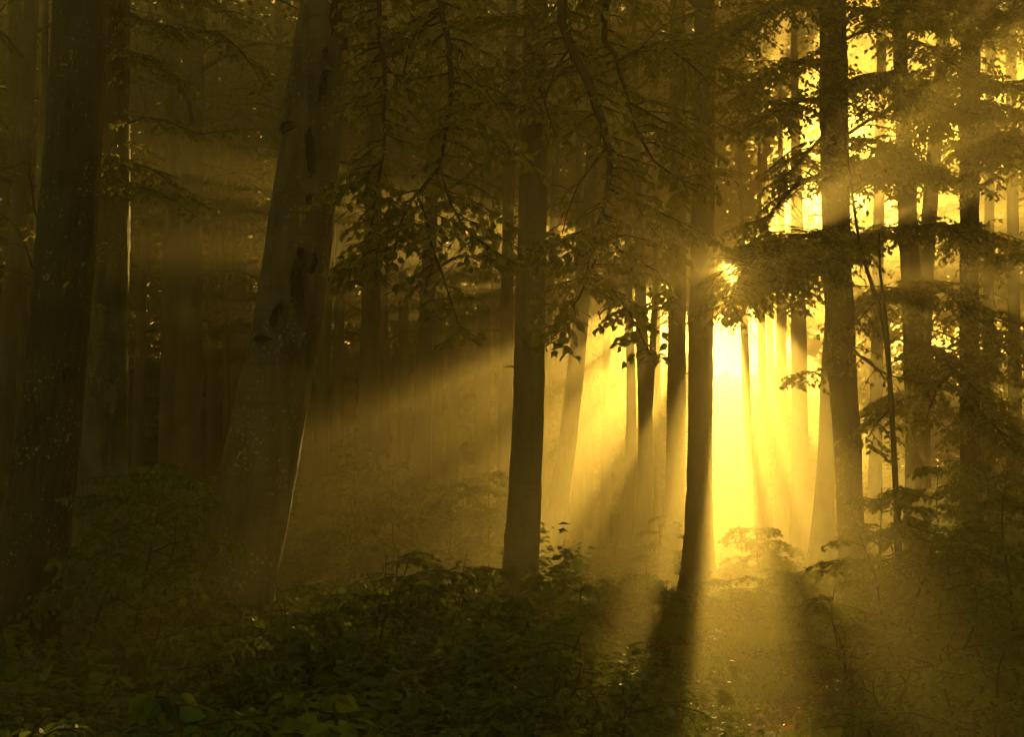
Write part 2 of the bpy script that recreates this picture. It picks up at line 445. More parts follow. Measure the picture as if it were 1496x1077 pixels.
r, ln, g = tree("beech_tree", "forked slender trunk glowing in mist, left of the snag-covered spruce", 38,
    [(932, 300, 14), (935, 400, 16), (938, 500, 18), (943, 620, 21), (940, 750, 24), (928, 870, 34)], BARK_GREY, key="K1")
fk = np.array([[*at(943, 630, 38), .15], [*at(950, 560, 38), .11], [*at(956, 450, 38), .08], [*at(960, 300, 38), .05]])
M = Mesh(); M.tube(spline(fk, .4)[:, :3], spline(fk, .4)[:, 3], 10); M.build("limb", [BARK_GREY], r)
r, ln, g = tree("beech_tree", "slender misty trunk standing just left of the forked slender trunk", 44,
    [(918, 300, 10), (918, 430, 12), (922, 560, 14), (920, 700, 17), (910, 860, 24)], BARK_GREY, key="K2")
r, ln, g = tree("spruce_tree", "straight spruce trunk with short dead snags, left of the two beside the sun", 36,
    [(990, -100, 22), (990, 300, 25), (988, 600, 27), (985, 780, 29), (984, 868, 40)], BARK_SPRUCE, key="T13", k=32, step=.14, rough=.014)
stubs(r, ln, g, [2.2, 3.0, 3.6, 4.4, 4.9, 5.5, 6.3], .5)
r, ln, g = tree("spruce_tree", "straight trunk whose right edge covers the rim of the white sun glare", 28,
    [(1030, -100, 28), (1027, 300, 33), (1024, 500, 35), (1022, 700, 37), (1020, 850, 41), (1019, 885, 52)], BARK_SPRUCE, key="T14", k=40, step=.1, rough=.016)
r, ln, g = tree("beech_tree", "thick dark trunk right of the sun, striped by two crossing sunbeams", 22,
    [(1213, -100, 38), (1216, 0, 40), (1221, 300, 41), (1228, 500, 42), (1238, 650, 39), (1245, 800, 38), (1252, 900, 52)], BARK_DARK, key="T15", k=44, step=.09, rough=.018)
r, ln, g = tree("beech_tree", "paler trunk leaning behind the left flank of the thick sunbeam-striped trunk", 29,
    [(1222, 300, 22), (1218, 450, 24), (1212, 560, 26), (1206, 700, 27), (1196, 850, 38)], BARK_GREY, key="T16")
r, ln, g = tree("beech_tree", "dark trunk in the leafy right half, second trunk right of the sun", 24,
    [(1314, -50, 19), (1316, 100, 21), (1328, 350, 28), (1338, 600, 31), (1336, 850, 36)], BARK_DARK, key="T17", k=32, step=.12, rough=.016)
r, ln, g = tree("beech_tree", "slanting slim trunk leaning right out of the leaves beside the second right trunk", 26,
    [(1384, -50, 18), (1374, 120, 20), (1360, 280, 22), (1350, 450, 24), (1346, 650, 26), (1345, 868, 34)], BARK_GREY, key="T18")
r, ln, g = tree("beech_tree", "dark upright trunk among sunlit leaves, nearest to the right edge", 24,
    [(1418, -50, 27), (1417, 200, 28), (1416, 400, 27), (1418, 700, 29), (1420, 870, 38)], BARK_DARK, key="T19", k=32, step=.12, rough=.016)
r, ln, g = tree("young_beech_tree", "thin crooked twin-stemmed beech close beside the thick sunbeam-striped trunk", 20,
    [(1250, 320, 4), (1262, 380, 5.5), (1285, 450, 6.5), (1297, 520, 7), (1308, 700, 9), (1316, 880, 14)], BARK_TWIG, key="S1", height=8, k=8)
fk = np.array([[*at(1299, 545, 20), .03], [*at(1296, 480, 19.8), .026], [*at(1286, 400, 19.7), .02], [*at(1284, 340, 19.7), .012]])
M = Mesh(); M.tube(spline(fk, .3)[:, :3], spline(fk, .3)[:, 3], 8); M.build("limb", [BARK_TWIG], r)

# bark wounds of the leaning beech: ragged hollows ringed by swollen bark
def scar(root, line, x, y, wpx, hpx, lean=0.0, seed=0, D=13, open_=True):
    rng = np.random.default_rng(500 + seed)
    P = spline(line, .1)
    q = at(x, y, D); i = int(np.argmin(abs(P[:, 2] - q[2]))); c, R = P[i, :3], P[i, 3]
    off = max(-.93, min(.93, (q[0] - c[0]) / R)); a0 = math.asin(off)
    ax = unit(P[min(i + 2, len(P) - 1), :3] - P[max(i - 2, 0), :3])
    px = D / FPX; hw, hh = wpx * px / 2, hpx * px / 2
    def surf(u, v, h):                   # u sideways metres, v along the trunk, h proud
        k = int(np.clip(i + v / .1, 0, len(P) - 1)); cc, rr = P[k, :3] if 0 else c + ax * v, P[k, 3]
        a = a0 + (u + lean * v) / rr
        return cc + (rr + h) * np.array([math.sin(a), -math.cos(a), 0])
    k, rings = 40, [(1.12, -.01), (1.06, .02), (.96, .030), (.82, .018), (.5, .008), (0.02, .006)]
    jag = 1.12 + np.array([.5 * noise.noise(Vector((math.cos(t) * 1.6 + seed * 3, math.sin(t) * 1.6, 0))) + .3 * noise.noise(Vector((math.cos(t) * 4 + seed * 5, math.sin(t) * 4, 2))) for t in np.linspace(0, 6.283, k, endpoint=False)]) + rng.normal(0, .04, k)
    V = []
    for s_, h in rings:
        for j in range(k):
            t = 6.283 * j / k; rad = s_ * jag[j]
            V.append(surf(hw * rad * math.cos(t), hh * rad * math.sin(t), h + rng.normal(0, .003)))
    M = Mesh(); n = len(rings)
    I = np.arange(n - 1)[:, None] * k; J = np.arange(k)[None]; J2 = (J + 1) % k
    F = np.stack([I + J, I + J2, I + k + J2, I + k + J], -1).reshape(-1, 4)
    M.add(V, F); M.m[0][:] = np.where(np.arange(len(F)) < 2 * k, 1, 0)
    return M.build("bark_wound", [SCAR, BARK_BEECH], root)
r, ln, g = TREES["T3"]
for k, (x, y, w, h, le) in enumerate([(497, 32, 21, 62, .1), (479, 118, 9, 18, 0), (505, 72, 7, 22, 0), (476, 149, 9, 34, .1), (459, 232, 13, 62, -.18), (457, 302, 7, 12, 0),
        (445, 390, 12, 38, -.1), (440, 425, 17, 62, -.15), (462, 388, 9, 22, 0), (411, 460, 11, 26, .25), (424, 197, 26, 13, 0), (391, 508, 22, 10, 0), (480, 82, 6, 14, 0)]):
    scar(r, ln, x, y, w, h, le, k)
r, ln, g = TREES["T1"]
scar(r, ln, 108, 545, 14, 22, 0, 40)
r, ln, g = TREES["T2"]
scar(r, ln, 178, 40, 14, 40, 0, 41, 18)

# ------------------------------------------------------------------ trees in the mist
MISTY = [
 ("tree", "faint pale trunk in mist at the far left edge, leaning right", 30, [(50, -80, 20), (46, 0, 22), (32, 250, 24), (12, 500, 26), (-2, 850, 34)], BARK_GREY),
 ("tree", "misty straight trunk between the far left edge and the thin pale dead stem", 34, [(24, -80, 18), (22, 0, 20), (28, 400, 22), (34, 838, 30)], BARK_GREY),
 ("tree", "darker left trunk of the misty touching pair behind the leaning beech", 38, [(255, -80, 22), (253, 0, 22), (250, 400, 25), (245, 827, 36)], BARK_GREY),
 ("tree", "paler right trunk of the misty touching pair behind the leaning beech", 34, [(284, -80, 30), (283, 0, 31), (280, 350, 34), (272, 700, 42), (268, 838, 54)], BARK_BEECH),
 ("tree", "ghostly slim trunk in pale mist directly left of the leaning beech", 60, [(312, 60, 12), (312, 400, 14), (308, 795, 18)], BARK_GREY),
 ("tree", "ghostly broad trunk in pale mist, last one before the leaning beech", 58, [(352, 60, 20), (350, 400, 22), (345, 797, 28)], BARK_GREY),
 ("tree", "dark misty trunk behind hanging leaves, first trunk right of the leaning beech", 26, [(548, -80, 22), (547, 0, 22), (546, 250, 24), (541, 500, 29), (537, 740, 33), (534, 868, 44)], BARK_SPRUCE),
 ("tree", "dark misty trunk behind the tip of the hanging beech bough", 30, [(640, -80, 16), (637, 100, 18), (626, 400, 21), (617, 600, 26), (611, 850, 36)], BARK_SPRUCE),
 ("tree", "pale misty trunk low beside the right flank of the leaning beech", 36, [(486, 200, 14), (478, 400, 18), (470, 600, 20), (466, 832, 28)], BARK_GREY),
 ("tree", "second pale misty trunk right of the leaning beech, slightly slimmer", 40, [(500, 200, 12), (496, 450, 15), (492, 600, 17), (488, 823, 24)], BARK_GREY),
 ("spruce_tree", "misty spruce trunk with snags close on the left of the straight middle trunk", 33, [(749, -80, 15), (748, 0, 16), (743, 300, 18), (739, 560, 20), (736, 840, 30)], BARK_SPRUCE),
 ("tree", "faint slim trunk in mist left of the snagged misty spruce", 50, [(712, 100, 14), (708, 400, 18), (704, 806, 24)], BARK_GREY),
 ("tree", "faint slim trunk in mist between the two dark misty trunks", 52, [(592, 100, 12), (590, 400, 14), (588, 805, 20)], BARK_GREY),
 ("tree", "faint trunk in golden haze halfway between the bough tip trunk and misty spruce", 56, [(668, 100, 12), (664, 400, 15), (660, 800, 20)], BARK_GREY),
 ("tree", "dim slim trunk in golden glow just left of the trunk leaning right", 46, [(846, 250, 10), (846, 500, 13), (842, 812, 18)], BARK_GREY),
 ("tree", "slim trunk drowned in bright glow left of the misty slender pair", 52, [(886, 300, 10), (886, 560, 12), (884, 805, 17)], BARK_GREY),
 ("tree", "slim trunk dissolving in the brightest glow below the sun", 60, [(1086, 440, 11), (1090, 560, 12), (1094, 795, 16)], BARK_GREY),
 ("tree", "very faint slim trunk right of the one dissolving below the sun", 62, [(1112, 440, 11), (1114, 600, 12), (1114, 792, 15)], BARK_GREY),
 ("tree", "faint trunk in yellow glow under the dark leafy bough", 56, [(1142, 440, 14), (1142, 600, 15), (1140, 798, 20)], BARK_GREY),
 ("tree", "broad faint trunk in yellow glow left of the paler leaning trunk", 46, [(1166, 440, 22), (1168, 600, 24), (1168, 812, 32)], BARK_GREY),
 ("tree", "soft slim trunk behind leaves between the two dark right trunks", 34, [(1446, -80, 13), (1446, 200, 14), (1444, 500, 16), (1442, 838, 24)], BARK_GREY),
 ("tree", "pale slim trunk in yellow leaves at the far right edge", 38, [(1476, -80, 15), (1478, 200, 16), (1482, 500, 18), (1484, 827, 26)], BARK_GREY),
 ("tree", "pale trunk in yellow mist just left of the second right trunk", 36, [(1288, 60, 14), (1284, 300, 16), (1280, 600, 18), (1276, 832, 26)], BARK_GREY),
]
for q in MISTY:
    r, ln, g = tree(q[0], q[1], q[2], q[3], q[4], group="trunks standing in the mist", k=12, step=.4, height=19)
    TREES[q[1]] = (r, ln, g)
    if q[0] == "spruce_tree": stubs(r, ln, g, [2.5, 3.2, 4.1, 4.8, 5.6, 6.3], .6)

# distant edge of the wood: trunks and crowns that hold back most of the light
EDGE = np.random.default_rng(77)
FAR = [(-70, 46, 6.5), (90, 50, 6), (205, 44, 6.5), (330, 54, 7), (440, 46, 6.5), (560, 50, 7), (640, 44, 7), (730, 56, 7.6), (800, 48, 7.2), (860, 60, 8.4), (905, 66, 9.0),
       (960, 58, 8.6), (1018, 70, 10.6), (1125, 74, 11.6), (1270, 70, 11), (1350, 60, 9), (1440, 66, 9), (1560, 58, 8)]
for x, D, z0 in FAR:
    ln_ = EDGE.normal(0, 14); wd = 50 / D * EDGE.uniform(.6, 1.35)
    r, ln, g = tree("tree", "hazy far tree, one of many faint ones closing the background", D, [(x + ln_, 200, 13 * wd), (x, 500, 16 * wd), (x - ln_ * .8, 790, 22 * wd)], BARK_GREY,
                    group="faint trees closing the background", k=8, step=.8, height=21, key="far%d" % x)
    dens = 30 if x < 1000 else 12
    crown(r, ln, g, z0, 20, 4.6, dens, leaf=.20, spacing=.17, step=.42, side=1.5, sub=2)

# ------------------------------------------------------------------ boughs that hang into view
r, ln, g = TREES["T3"]
for pts, kw in [
    ([(500, -250, 13), (530, -120, 11.6), (552, 60, 10.6), (562, 110, 10.4), (558, 220, 10.2), (545, 320, 10), (528, 420, 9.9)], dict(r0=.03, side=.62, step=.075, start=.48, bare=.05)),
    ([(505, -300, 13), (600, -150, 11.3), (646, 20, 10.4), (656, 90, 10.2), (652, 170, 10.2), (634, 260, 10.1), (600, 300, 10), (578, 350, 9.9), (574, 390, 9.9)], dict(r0=.032, side=.6, step=.08, start=.42, bare=.05)),
    ([(562, 105, 10.4), (545, 130, 10.6), (525, 150, 10.9), (508, 165, 11)], dict(r0=.012, side=.35, step=.1, start=.5)),
    ([(650, 165, 10.2), (690, 180, 10), (728, 195, 9.9), (752, 215, 9.8)], dict(r0=.012, side=.55, step=.08, start=.1)),
    ([(640, 235, 10.1), (655, 300, 9.9), (690, 345, 9.7), (728, 372, 9.6), (752, 385, 9.6)], dict(r0=.012, side=.55, step=.07, start=.2)),
    ([(612, 290, 10), (622, 360, 9.9), (642, 410, 9.8), (660, 450, 9.7), (674, 492, 9.7)], dict(r0=.011, side=.42, step=.06, start=.1)),
    ([(585, 335, 10), (560, 360, 9.9), (530, 375, 9.8), (498, 395, 9.8)], dict(r0=.011, side=.5, step=.07, start=.1)),
    ([(556, 235, 10.2), (535, 255, 10.1), (512, 275, 10), (490, 296, 10)], dict(r0=.011, side=.5, step=.07, start=.1)),
    ([(640, 20, 10.4), (600, 60, 10.8), (590, 110, 10.9), (600, 150, 11)], dict(r0=.014, side=.6, step=.09, start=.2))]:
    branch(r, pts, g, leaf=.075, **kw)
r, ln, g = TREES["T10"]
for pts, kw in [
    ([(780, 20, 19), (740, 30, 18), (700, 25, 17.4), (672, 30, 17)], dict(r0=.04, side=1.0)),
    ([(778, 110, 19), (735, 100, 18), (690, 105, 17.4), (650, 120, 17)], dict(r0=.04, side=1.1)),
    ([(778, 170, 19), (730, 150, 18.3), (690, 155, 18), (655, 170, 17.6)], dict(r0=.035, side=1.1)),
    ([(780, 60, 19), (820, 60, 18.3), (860, 75, 18), (905, 60, 17.6)], dict(r0=.04, side=1.1)),
    ([(780, 190, 19), (812, 165, 18.3), (835, 175, 18), (850, 215, 17.8)], dict(r0=.03, side=.7)),
    ([(782, -60, 19), (740, -40, 18), (700, -20, 17), (650, -10, 16.4)], dict(r0=.04, side=1.2)),
    ([(784, -70, 19), (830, -60, 18), (890, -20, 17), (950, 10, 16.5)], dict(r0=.04, side=1.2))]:
    branch(r, pts, g, leaf=.08, step=.11, **kw)
# a beech whose trunk stands off to the right; its boughs hang across the middle
SEED[0] += 1
r, ln, g = tree("beech_tree", "overhanging beech whose long drooping boughs hang before the sun side of the middle", 8.5,
    [(1830, -300, 120), (1830, 300, 150), (1840, 800, 170), (1850, 1130, 230)], BARK_BEECH, key="OB", k=24, step=.2, height=13)
for pts, kw in [
    ([(1820, -700, 8.5), (1300, -420, 9.6), (920, -160, 10.8), (822, 0, 11.2), (855, 118, 11.2), (886, 205, 11.1), (893, 262, 11), (886, 310, 11), (872, 370, 10.9), (864, 425, 10.9)], dict(r0=.06, side=.62, step=.085, start=.64)),
    ([(1820, -720, 8.5), (1300, -480, 9.6), (960, -200, 11), (880, 20, 11.6), (900, 80, 11.7), (918, 140, 11.7), (935, 200, 11.7)], dict(r0=.06, side=.7, step=.09, start=.62)),
    ([(886, 215, 11.1), (860, 245, 11), (842, 270, 10.9), (828, 310, 10.8), (820, 342, 10.8)], dict(r0=.012, side=.3, step=.2, start=.5, bare=.5)),
    ([(880, 325, 11), (850, 345, 10.8), (822, 352, 10.7), (798, 360, 10.6)], dict(r0=.012, side=.55, step=.065, start=.05)),
    ([(870, 380, 10.9), (845, 430, 10.7), (820, 470, 10.6), (805, 500, 10.5)], dict(r0=.012, side=.5, step=.07, start=.05)),
    ([(868, 400, 10.9), (900, 440, 10.7), (925, 480, 10.6), (945, 520, 10.5)], dict(r0=.012, side=.45, step=.065, start=.05)),
    ([(880, 330, 11), (920, 370, 10.8), (965, 400, 10.7), (1000, 440, 10.6)], dict(r0=.012, side=.6, step=.065, start=.05)),
    ([(890, 275, 11), (935, 295, 10.9), (985, 320, 10.8), (1030, 345, 10.7)], dict(r0=.013, side=.65, step=.065, start=.05)),
    ([(920, 150, 11.7), (960, 170, 11.8), (1000, 190, 11.8), (1035, 220, 11.9)], dict(r0=.014, side=.75, step=.065, start=.05)),
    ([(900, 90, 11.7), (950, 70, 12), (1000, 90, 12.2), (1040, 130, 12.4)], dict(r0=.014, side=.8, step=.065, start=.05)),
    ([(925, 180, 11.7), (955, 235, 11.8), (985, 260, 11.8), (1020, 275, 11.9)], dict(r0=.013, side=.65, step=.065, start=.05)),
    ([(840, 60, 11.2), (815, 100, 11.4), (800, 150, 11.5), (815, 200, 11.5)], dict(r0=.013, side=.5, step=.09, start=.1))]:
    branch(r, pts, g, leaf=.075, **kw)
r, ln, g = TREES["T15"]
for pts, kw in [
    ([(1215, 338, 22), (1180, 345, 19.5), (1140, 352, 18), (1105, 375, 17), (1080, 405, 16.4), (1066, 445, 16)], dict(r0=.05, side=1.0, step=.05, start=.15)),
    ([(1190, 350, 20), (1150, 375, 18), (1115, 398, 17), (1088, 430, 16.6)], dict(r0=.03, side=.9, step=.05, start=.1)),
    ([(1215, 352, 22), (1180, 372, 19.5), (1145, 395, 18), (1110, 425, 17), (1092, 458, 16.6)], dict(r0=.045, side=.9, step=.055, start=.15)),
    ([(1217, 380, 22), (1190, 410, 21.6), (1170, 435, 21.2), (1150, 455, 20.8)], dict(r0=.035, side=.8, step=.1, start=.2)),
    ([(1214, 255, 22), (1180, 262, 21.4), (1150, 285, 21), (1120, 315, 20.6), (1085, 325, 20.2)], dict(r0=.05, side=1.0, step=.09)),
    ([(1213, 200, 22), (1190, 215, 21.5), (1165, 240, 21), (1140, 262, 20.6)], dict(r0=.04, side=.9, step=.1)),
    ([(1212, 100, 22), (1170, 90, 21), (1120, 110, 20.4), (1075, 150, 20)], dict(r0=.05, side=1.2, step=.09)),
    ([(1212, 150, 22), (1170, 150, 21), (1130, 165, 20.2), (1090, 185, 19.6)], dict(r0=.05, side=1.2, step=.09)),
    ([(1212, 20, 22), (1160, 0, 21), (1110, 20, 20), (1060, 60, 19.4), (1010, 90, 19)], dict(r0=.05, side=1.3, step=.09)),
    ([(1218, 40, 22), (1260, 15, 21), (1310, 15, 20), (1370, 30, 19.4)], dict(r0=.05, side=1.1, step=.12)),
    ([(1220, 130, 22), (1260, 110, 21.4), (1300, 120, 21), (1340, 150, 20.6)], dict(r0=.045, side=1.2, step=.08)),
    ([(1222, 210, 22), (1260, 200, 21.4), (1300, 215, 21), (1330, 240, 20.6)], dict(r0=.04, side=1.1, step=.08)),
    ([(1226, 480, 22), (1255, 520, 21.4), (1290, 545, 21), (1340, 560, 20.4)], dict(r0=.035, side=.6, step=.2, bare=.5)),
    ([(1206, 560, 22), (1190, 545, 21.6), (1170, 550, 21.3), (1150, 565, 21)], dict(r0=.02, side=.6, step=.12, start=.3))]:
    branch(r, pts, g, leaf=.085, spacing=.05, **kw)
r, ln, g = TREES["T17"]
for pts, kw in [
    ([(1318, 120, 24), (1285, 110, 23), (1250, 130, 22.3), (1225, 150, 22)], dict(r0=.04, side=1.2)),
    ([(1322, 240, 24), (1290, 245, 23), (1265, 270, 22.3), (1240, 290, 22)], dict(r0=.04, side=1.1)),
    ([(1328, 330, 24), (1370, 330, 23), (1410, 350, 22), (1440, 380, 21.5)], dict(r0=.04, side=1.2)),
    ([(1330, 400, 24), (1370, 420, 22.6), (1420, 460, 21.4), (1470, 500, 20.6)], dict(r0=.04, side=1.0, bare=.3)),
    ([(1332, 420, 24), (1300, 430, 22.8), (1270, 450, 22), (1250, 480, 21.6)], dict(r0=.04, side=1.1)),
    ([(1334, 500, 24), (1375, 520, 22.6), (1420, 560, 21.6), (1460, 600, 21)], dict(r0=.04, side=1.0, bare=.3)),
    ([(1336, 560, 24), (1310, 590, 22.6), (1285, 620, 21.8), (1265, 650, 21.4)], dict(r0=.04, side=1.0)),
    ([(1316, 60, 24), (1350, 70, 23), (1390, 90, 22), (1430, 120, 21.4)], dict(r0=.04, side=1.3))]:
    branch(r, pts, g, leaf=.085, spacing=.05, step=.085, **kw)
r, ln, g = TREES["T19"]
for pts, kw in [
    ([(1417, 40, 24), (1450, 10, 23), (1480, -10, 22), (1520, 0, 21.4)], dict(r0=.04, side=1.3)),
    ([(1417, 130, 24), (1450, 120, 23), (1485, 130, 22), (1530, 160, 21.4)], dict(r0=.04, side=1.4)),
    ([(1416, 210, 24), (1450, 220, 23), (1485, 245, 22), (1530, 270, 21.4)], dict(r0=.04, side=1.4)),
    ([(1416, 330, 24), (1450, 350, 23), (1485, 380, 22), (1530, 390, 21.4)], dict(r0=.04, side=1.3)),
    ([(1416, 150, 24), (1385, 160, 23), (1360, 190, 22.4), (1340, 220, 22)], dict(r0=.035, side=1.0)),
    ([(1417, 460, 24), (1445, 490, 23), (1480, 520, 22), (1520, 560, 21.4)], dict(r0=.04, side=1.3)),
    ([(1417, 520, 24), (1390, 545, 22.6), (1365, 580, 21.8), (1350, 620, 21.4)], dict(r0=.04, side=1.1)),
    ([(1418, 600, 24), (1450, 620, 22.6), (1480, 660, 21.6), (1510, 700, 21)], dict(r0=.04, side=1.2))]:
    branch(r, pts, g, leaf=.085, spacing=.05, step=.085, **kw)
# more leafy boughs on the sunlit side of the wood
for key, zs in [("T15", (6.5, 7.6, 8.6, 9.6)), ("T17", (6.8, 8.4, 9.4)), ("T19", (7.2, 9.2, 10)), ("T18", (6, 8, 9, 10))]:
    r, ln, g = TREES[key]; P = spline(ln, .2)
    for q, z in enumerate(zs):
        i = int(np.argmin(abs(P[:, 2] - z - g.normal(0, .2)))); p = P[i, :3]
        az = math.pi * (1 + (q % 2)) + math.pi * g.uniform(.08, .5) * (1 if q % 2 else -1)
        if key == "T15": az = g.uniform(-1.1, .2)
        L = g.uniform(1.6, 3.0); d = np.array([math.cos(az), -abs(math.sin(az)), .2])
        W, LV = Mesh(), Leaves()
        bough(W, LV, np.array([[*p, .03], [*(p + d * L * .5), .02], [*(p + d * L - [0, 0, .3 * L]), .005]]), g, side=1.1, step=.07, leaf=.08, spacing=.045, start=.15)
        o = W.build("branch", [BARK_TWIG], r); F = Mesh(); LV.into(F, g, 0, True)
        if F.v: F.build("foliage", [LEAF], o, smooth=False)
r, ln, g = TREES["T2"]
for pts, kw in [
    ([(175, 15, 18), (225, 30, 17.2), (275, 45, 16.6), (320, 50, 16.2), (360, 85, 16), (390, 130, 15.8)], dict(r0=.03, side=.6, step=.12)),
    ([(175, 70, 18), (215, 85, 17.2), (245, 110, 16.8), (275, 130, 16.5)], dict(r0=.025, side=.7, step=.12)),
    ([(172, -30, 18), (230, -20, 17), (300, 0, 16.2), (370, 20, 15.8)], dict(r0=.03, side=.8, step=.12)),
    ([(170, 185, 18), (210, 175, 17.2), (255, 178, 16.6), (300, 190, 16.3), (350, 186, 16)], dict(r0=.018, side=.45, step=.18, bare=.35)),
    ([(165, 230, 18), (205, 240, 17.2), (245, 265, 16.6), (290, 300, 16.3)], dict(r0=.016, side=.55, step=.16, bare=.2)),
    ([(165, 265, 18), (205, 275, 17.2), (250, 290, 16.6), (300, 325, 16.3)], dict(r0=.016, side=.5, step=.16, bare=.2)),
    ([(165, 200, 18), (160, 240, 16.8), (172, 270, 16.2), (190, 285, 16)], dict(r0=.012, side=.5, step=.14, bare=.2))]:
    branch(r, pts, g, leaf=.075, **kw)
r, ln, g = TREES["T4"]
branch(r, [(58, 330, 16), (40, 240, 15.6), (15, 248, 15.3), (-15, 245, 15)], g, r0=.012, bare=.8, side=.5, step=.25, leaf=.07)
branch(r, [(56, 420, 16), (40, 355, 15.6), (25, 330, 15.3), (5, 315, 15)], g, r0=.012, bare=.6, side=.5, step=.25, leaf=.07)

# crowns of the middle trees, mostly above the picture
for key, z0, z1, reach, n in [("T1", 7.0, 16, 4, 16), ("T2", 7.5, 16, 4, 16), ("T3", 7.5, 16, 4, 14), ("T10", 8.4, 16, 4, 18), ("T13", 9.5, 17, 2.6, 22), ("T14", 9.5, 17, 2.6, 18),
        ("T15", 9.5, 16, 4, 14), ("T17", 9.8, 16, 3.6, 14), ("T19", 9.5, 16, 3.6, 14), ("T18", 10.5, 16, 3, 10), ("L1", 9.5, 17, 3, 14), ("OB", 6.5, 12.5, 5.5, 26)]:  # overhanging beech's unseen crown is added to shade the near air and undergrowth
    r, ln, g = TREES[key]; crown(r, ln, g, z0, z1, reach, n, leaf=.11, spacing=.10, step=.32, side=1.1)
for q, z0, n in [(MISTY[0], 7, 14), (MISTY[1], 6, 14), (MISTY[2], 7.5, 14), (MISTY[3], 8, 14), (MISTY[6], 6.6, 20), (MISTY[7], 6.6, 22), (MISTY[8], 7, 14), (MISTY[10], 8, 20), (MISTY[20], 3.2, 12), (MISTY[21], 3.0, 14), (MISTY[22], 4.5, 7)]:
    r, ln, g = TREES[q[1]]; crown(r, ln, g, z0, 18, 3.4, n, leaf=.14, spacing=.12, step=.34, side=1.2)

# ------------------------------------------------------------------ saplings and shrubs
def sapling(name, label, x, D, h, spread, n, lean=0.0, leaf=.075, leafm=None, bare=.03, side=.5, step=.08, fine=True, z0=.12, stems=1, spacing=.042, droop=.3, face=None):
    """A young plant: stems rising from the ground, tiers of leafy side boughs."""
    SEED[0] += 1; rng = np.random.default_rng(SEED[0])
    p = at(x, 800, D); bx = p[0]; base = np.array([bx, D, zg(bx, D)])
    root = empty(name, base, label, "sapling" if name.endswith("sapling") else "shrub", "saplings and shrubs of the undergrowth")
    W, LV = Mesh(), Leaves()
    for s in range(stems):
        a = rng.random() * 6.283; off = np.array([math.cos(a), math.sin(a), 0]) * .06 * (stems > 1)
        hh = h * (.7 + .35 * rng.random() if s else 1)
        d = np.array([lean + (.25 * math.cos(a) if stems > 1 else 0), .22 * math.sin(a) if stems > 1 else 0, 1])
        line = np.array([[*(base + off - [0, 0, .05]), .010 + .006 * h], [*(base + off + d * hh * .35 + rng.normal(0, .03, 3)), .008 + .004 * h], [*(base + off + d * hh * .7 + rng.normal(0, .05, 3)), .008], [*(base + off + d * hh), .004]])
        P = spline(line, .08); W.tube(P[:, :3], P[:, 3], 6)
        m_ = max(3, n // stems)
        for q in range(m_):
            u = z0 + (1 - z0) * (q + rng.random()) / m_
            i = min(len(P) - 1, int(u * (len(P) - 1))); p0 = P[i, :3]
            az = q * 2.39996 + rng.random()
            L = spread * (1.05 - .65 * u) * (.6 + .6 * rng.random())
            dd = np.array([math.cos(az), math.sin(az), .30])
            bl = np.array([[*p0, .007], [*(p0 + dd * L * .5), .005], [*(p0 + dd * L + [0, 0, -.22 * L]), .003]])
            bough(W, LV, bl, rng, side=min(side, L * .7), step=step, leaf=leaf, spacing=spacing, start=.15, droop=droop, bare=bare, sub=2)
    W.build("stem", [BARK_TWIG], root)
    F = Mesh(); LV.into(F, rng, 0, fine); F.build("foliage", [leafm or LEAF_SHRUB], root, smooth=False)
    return root

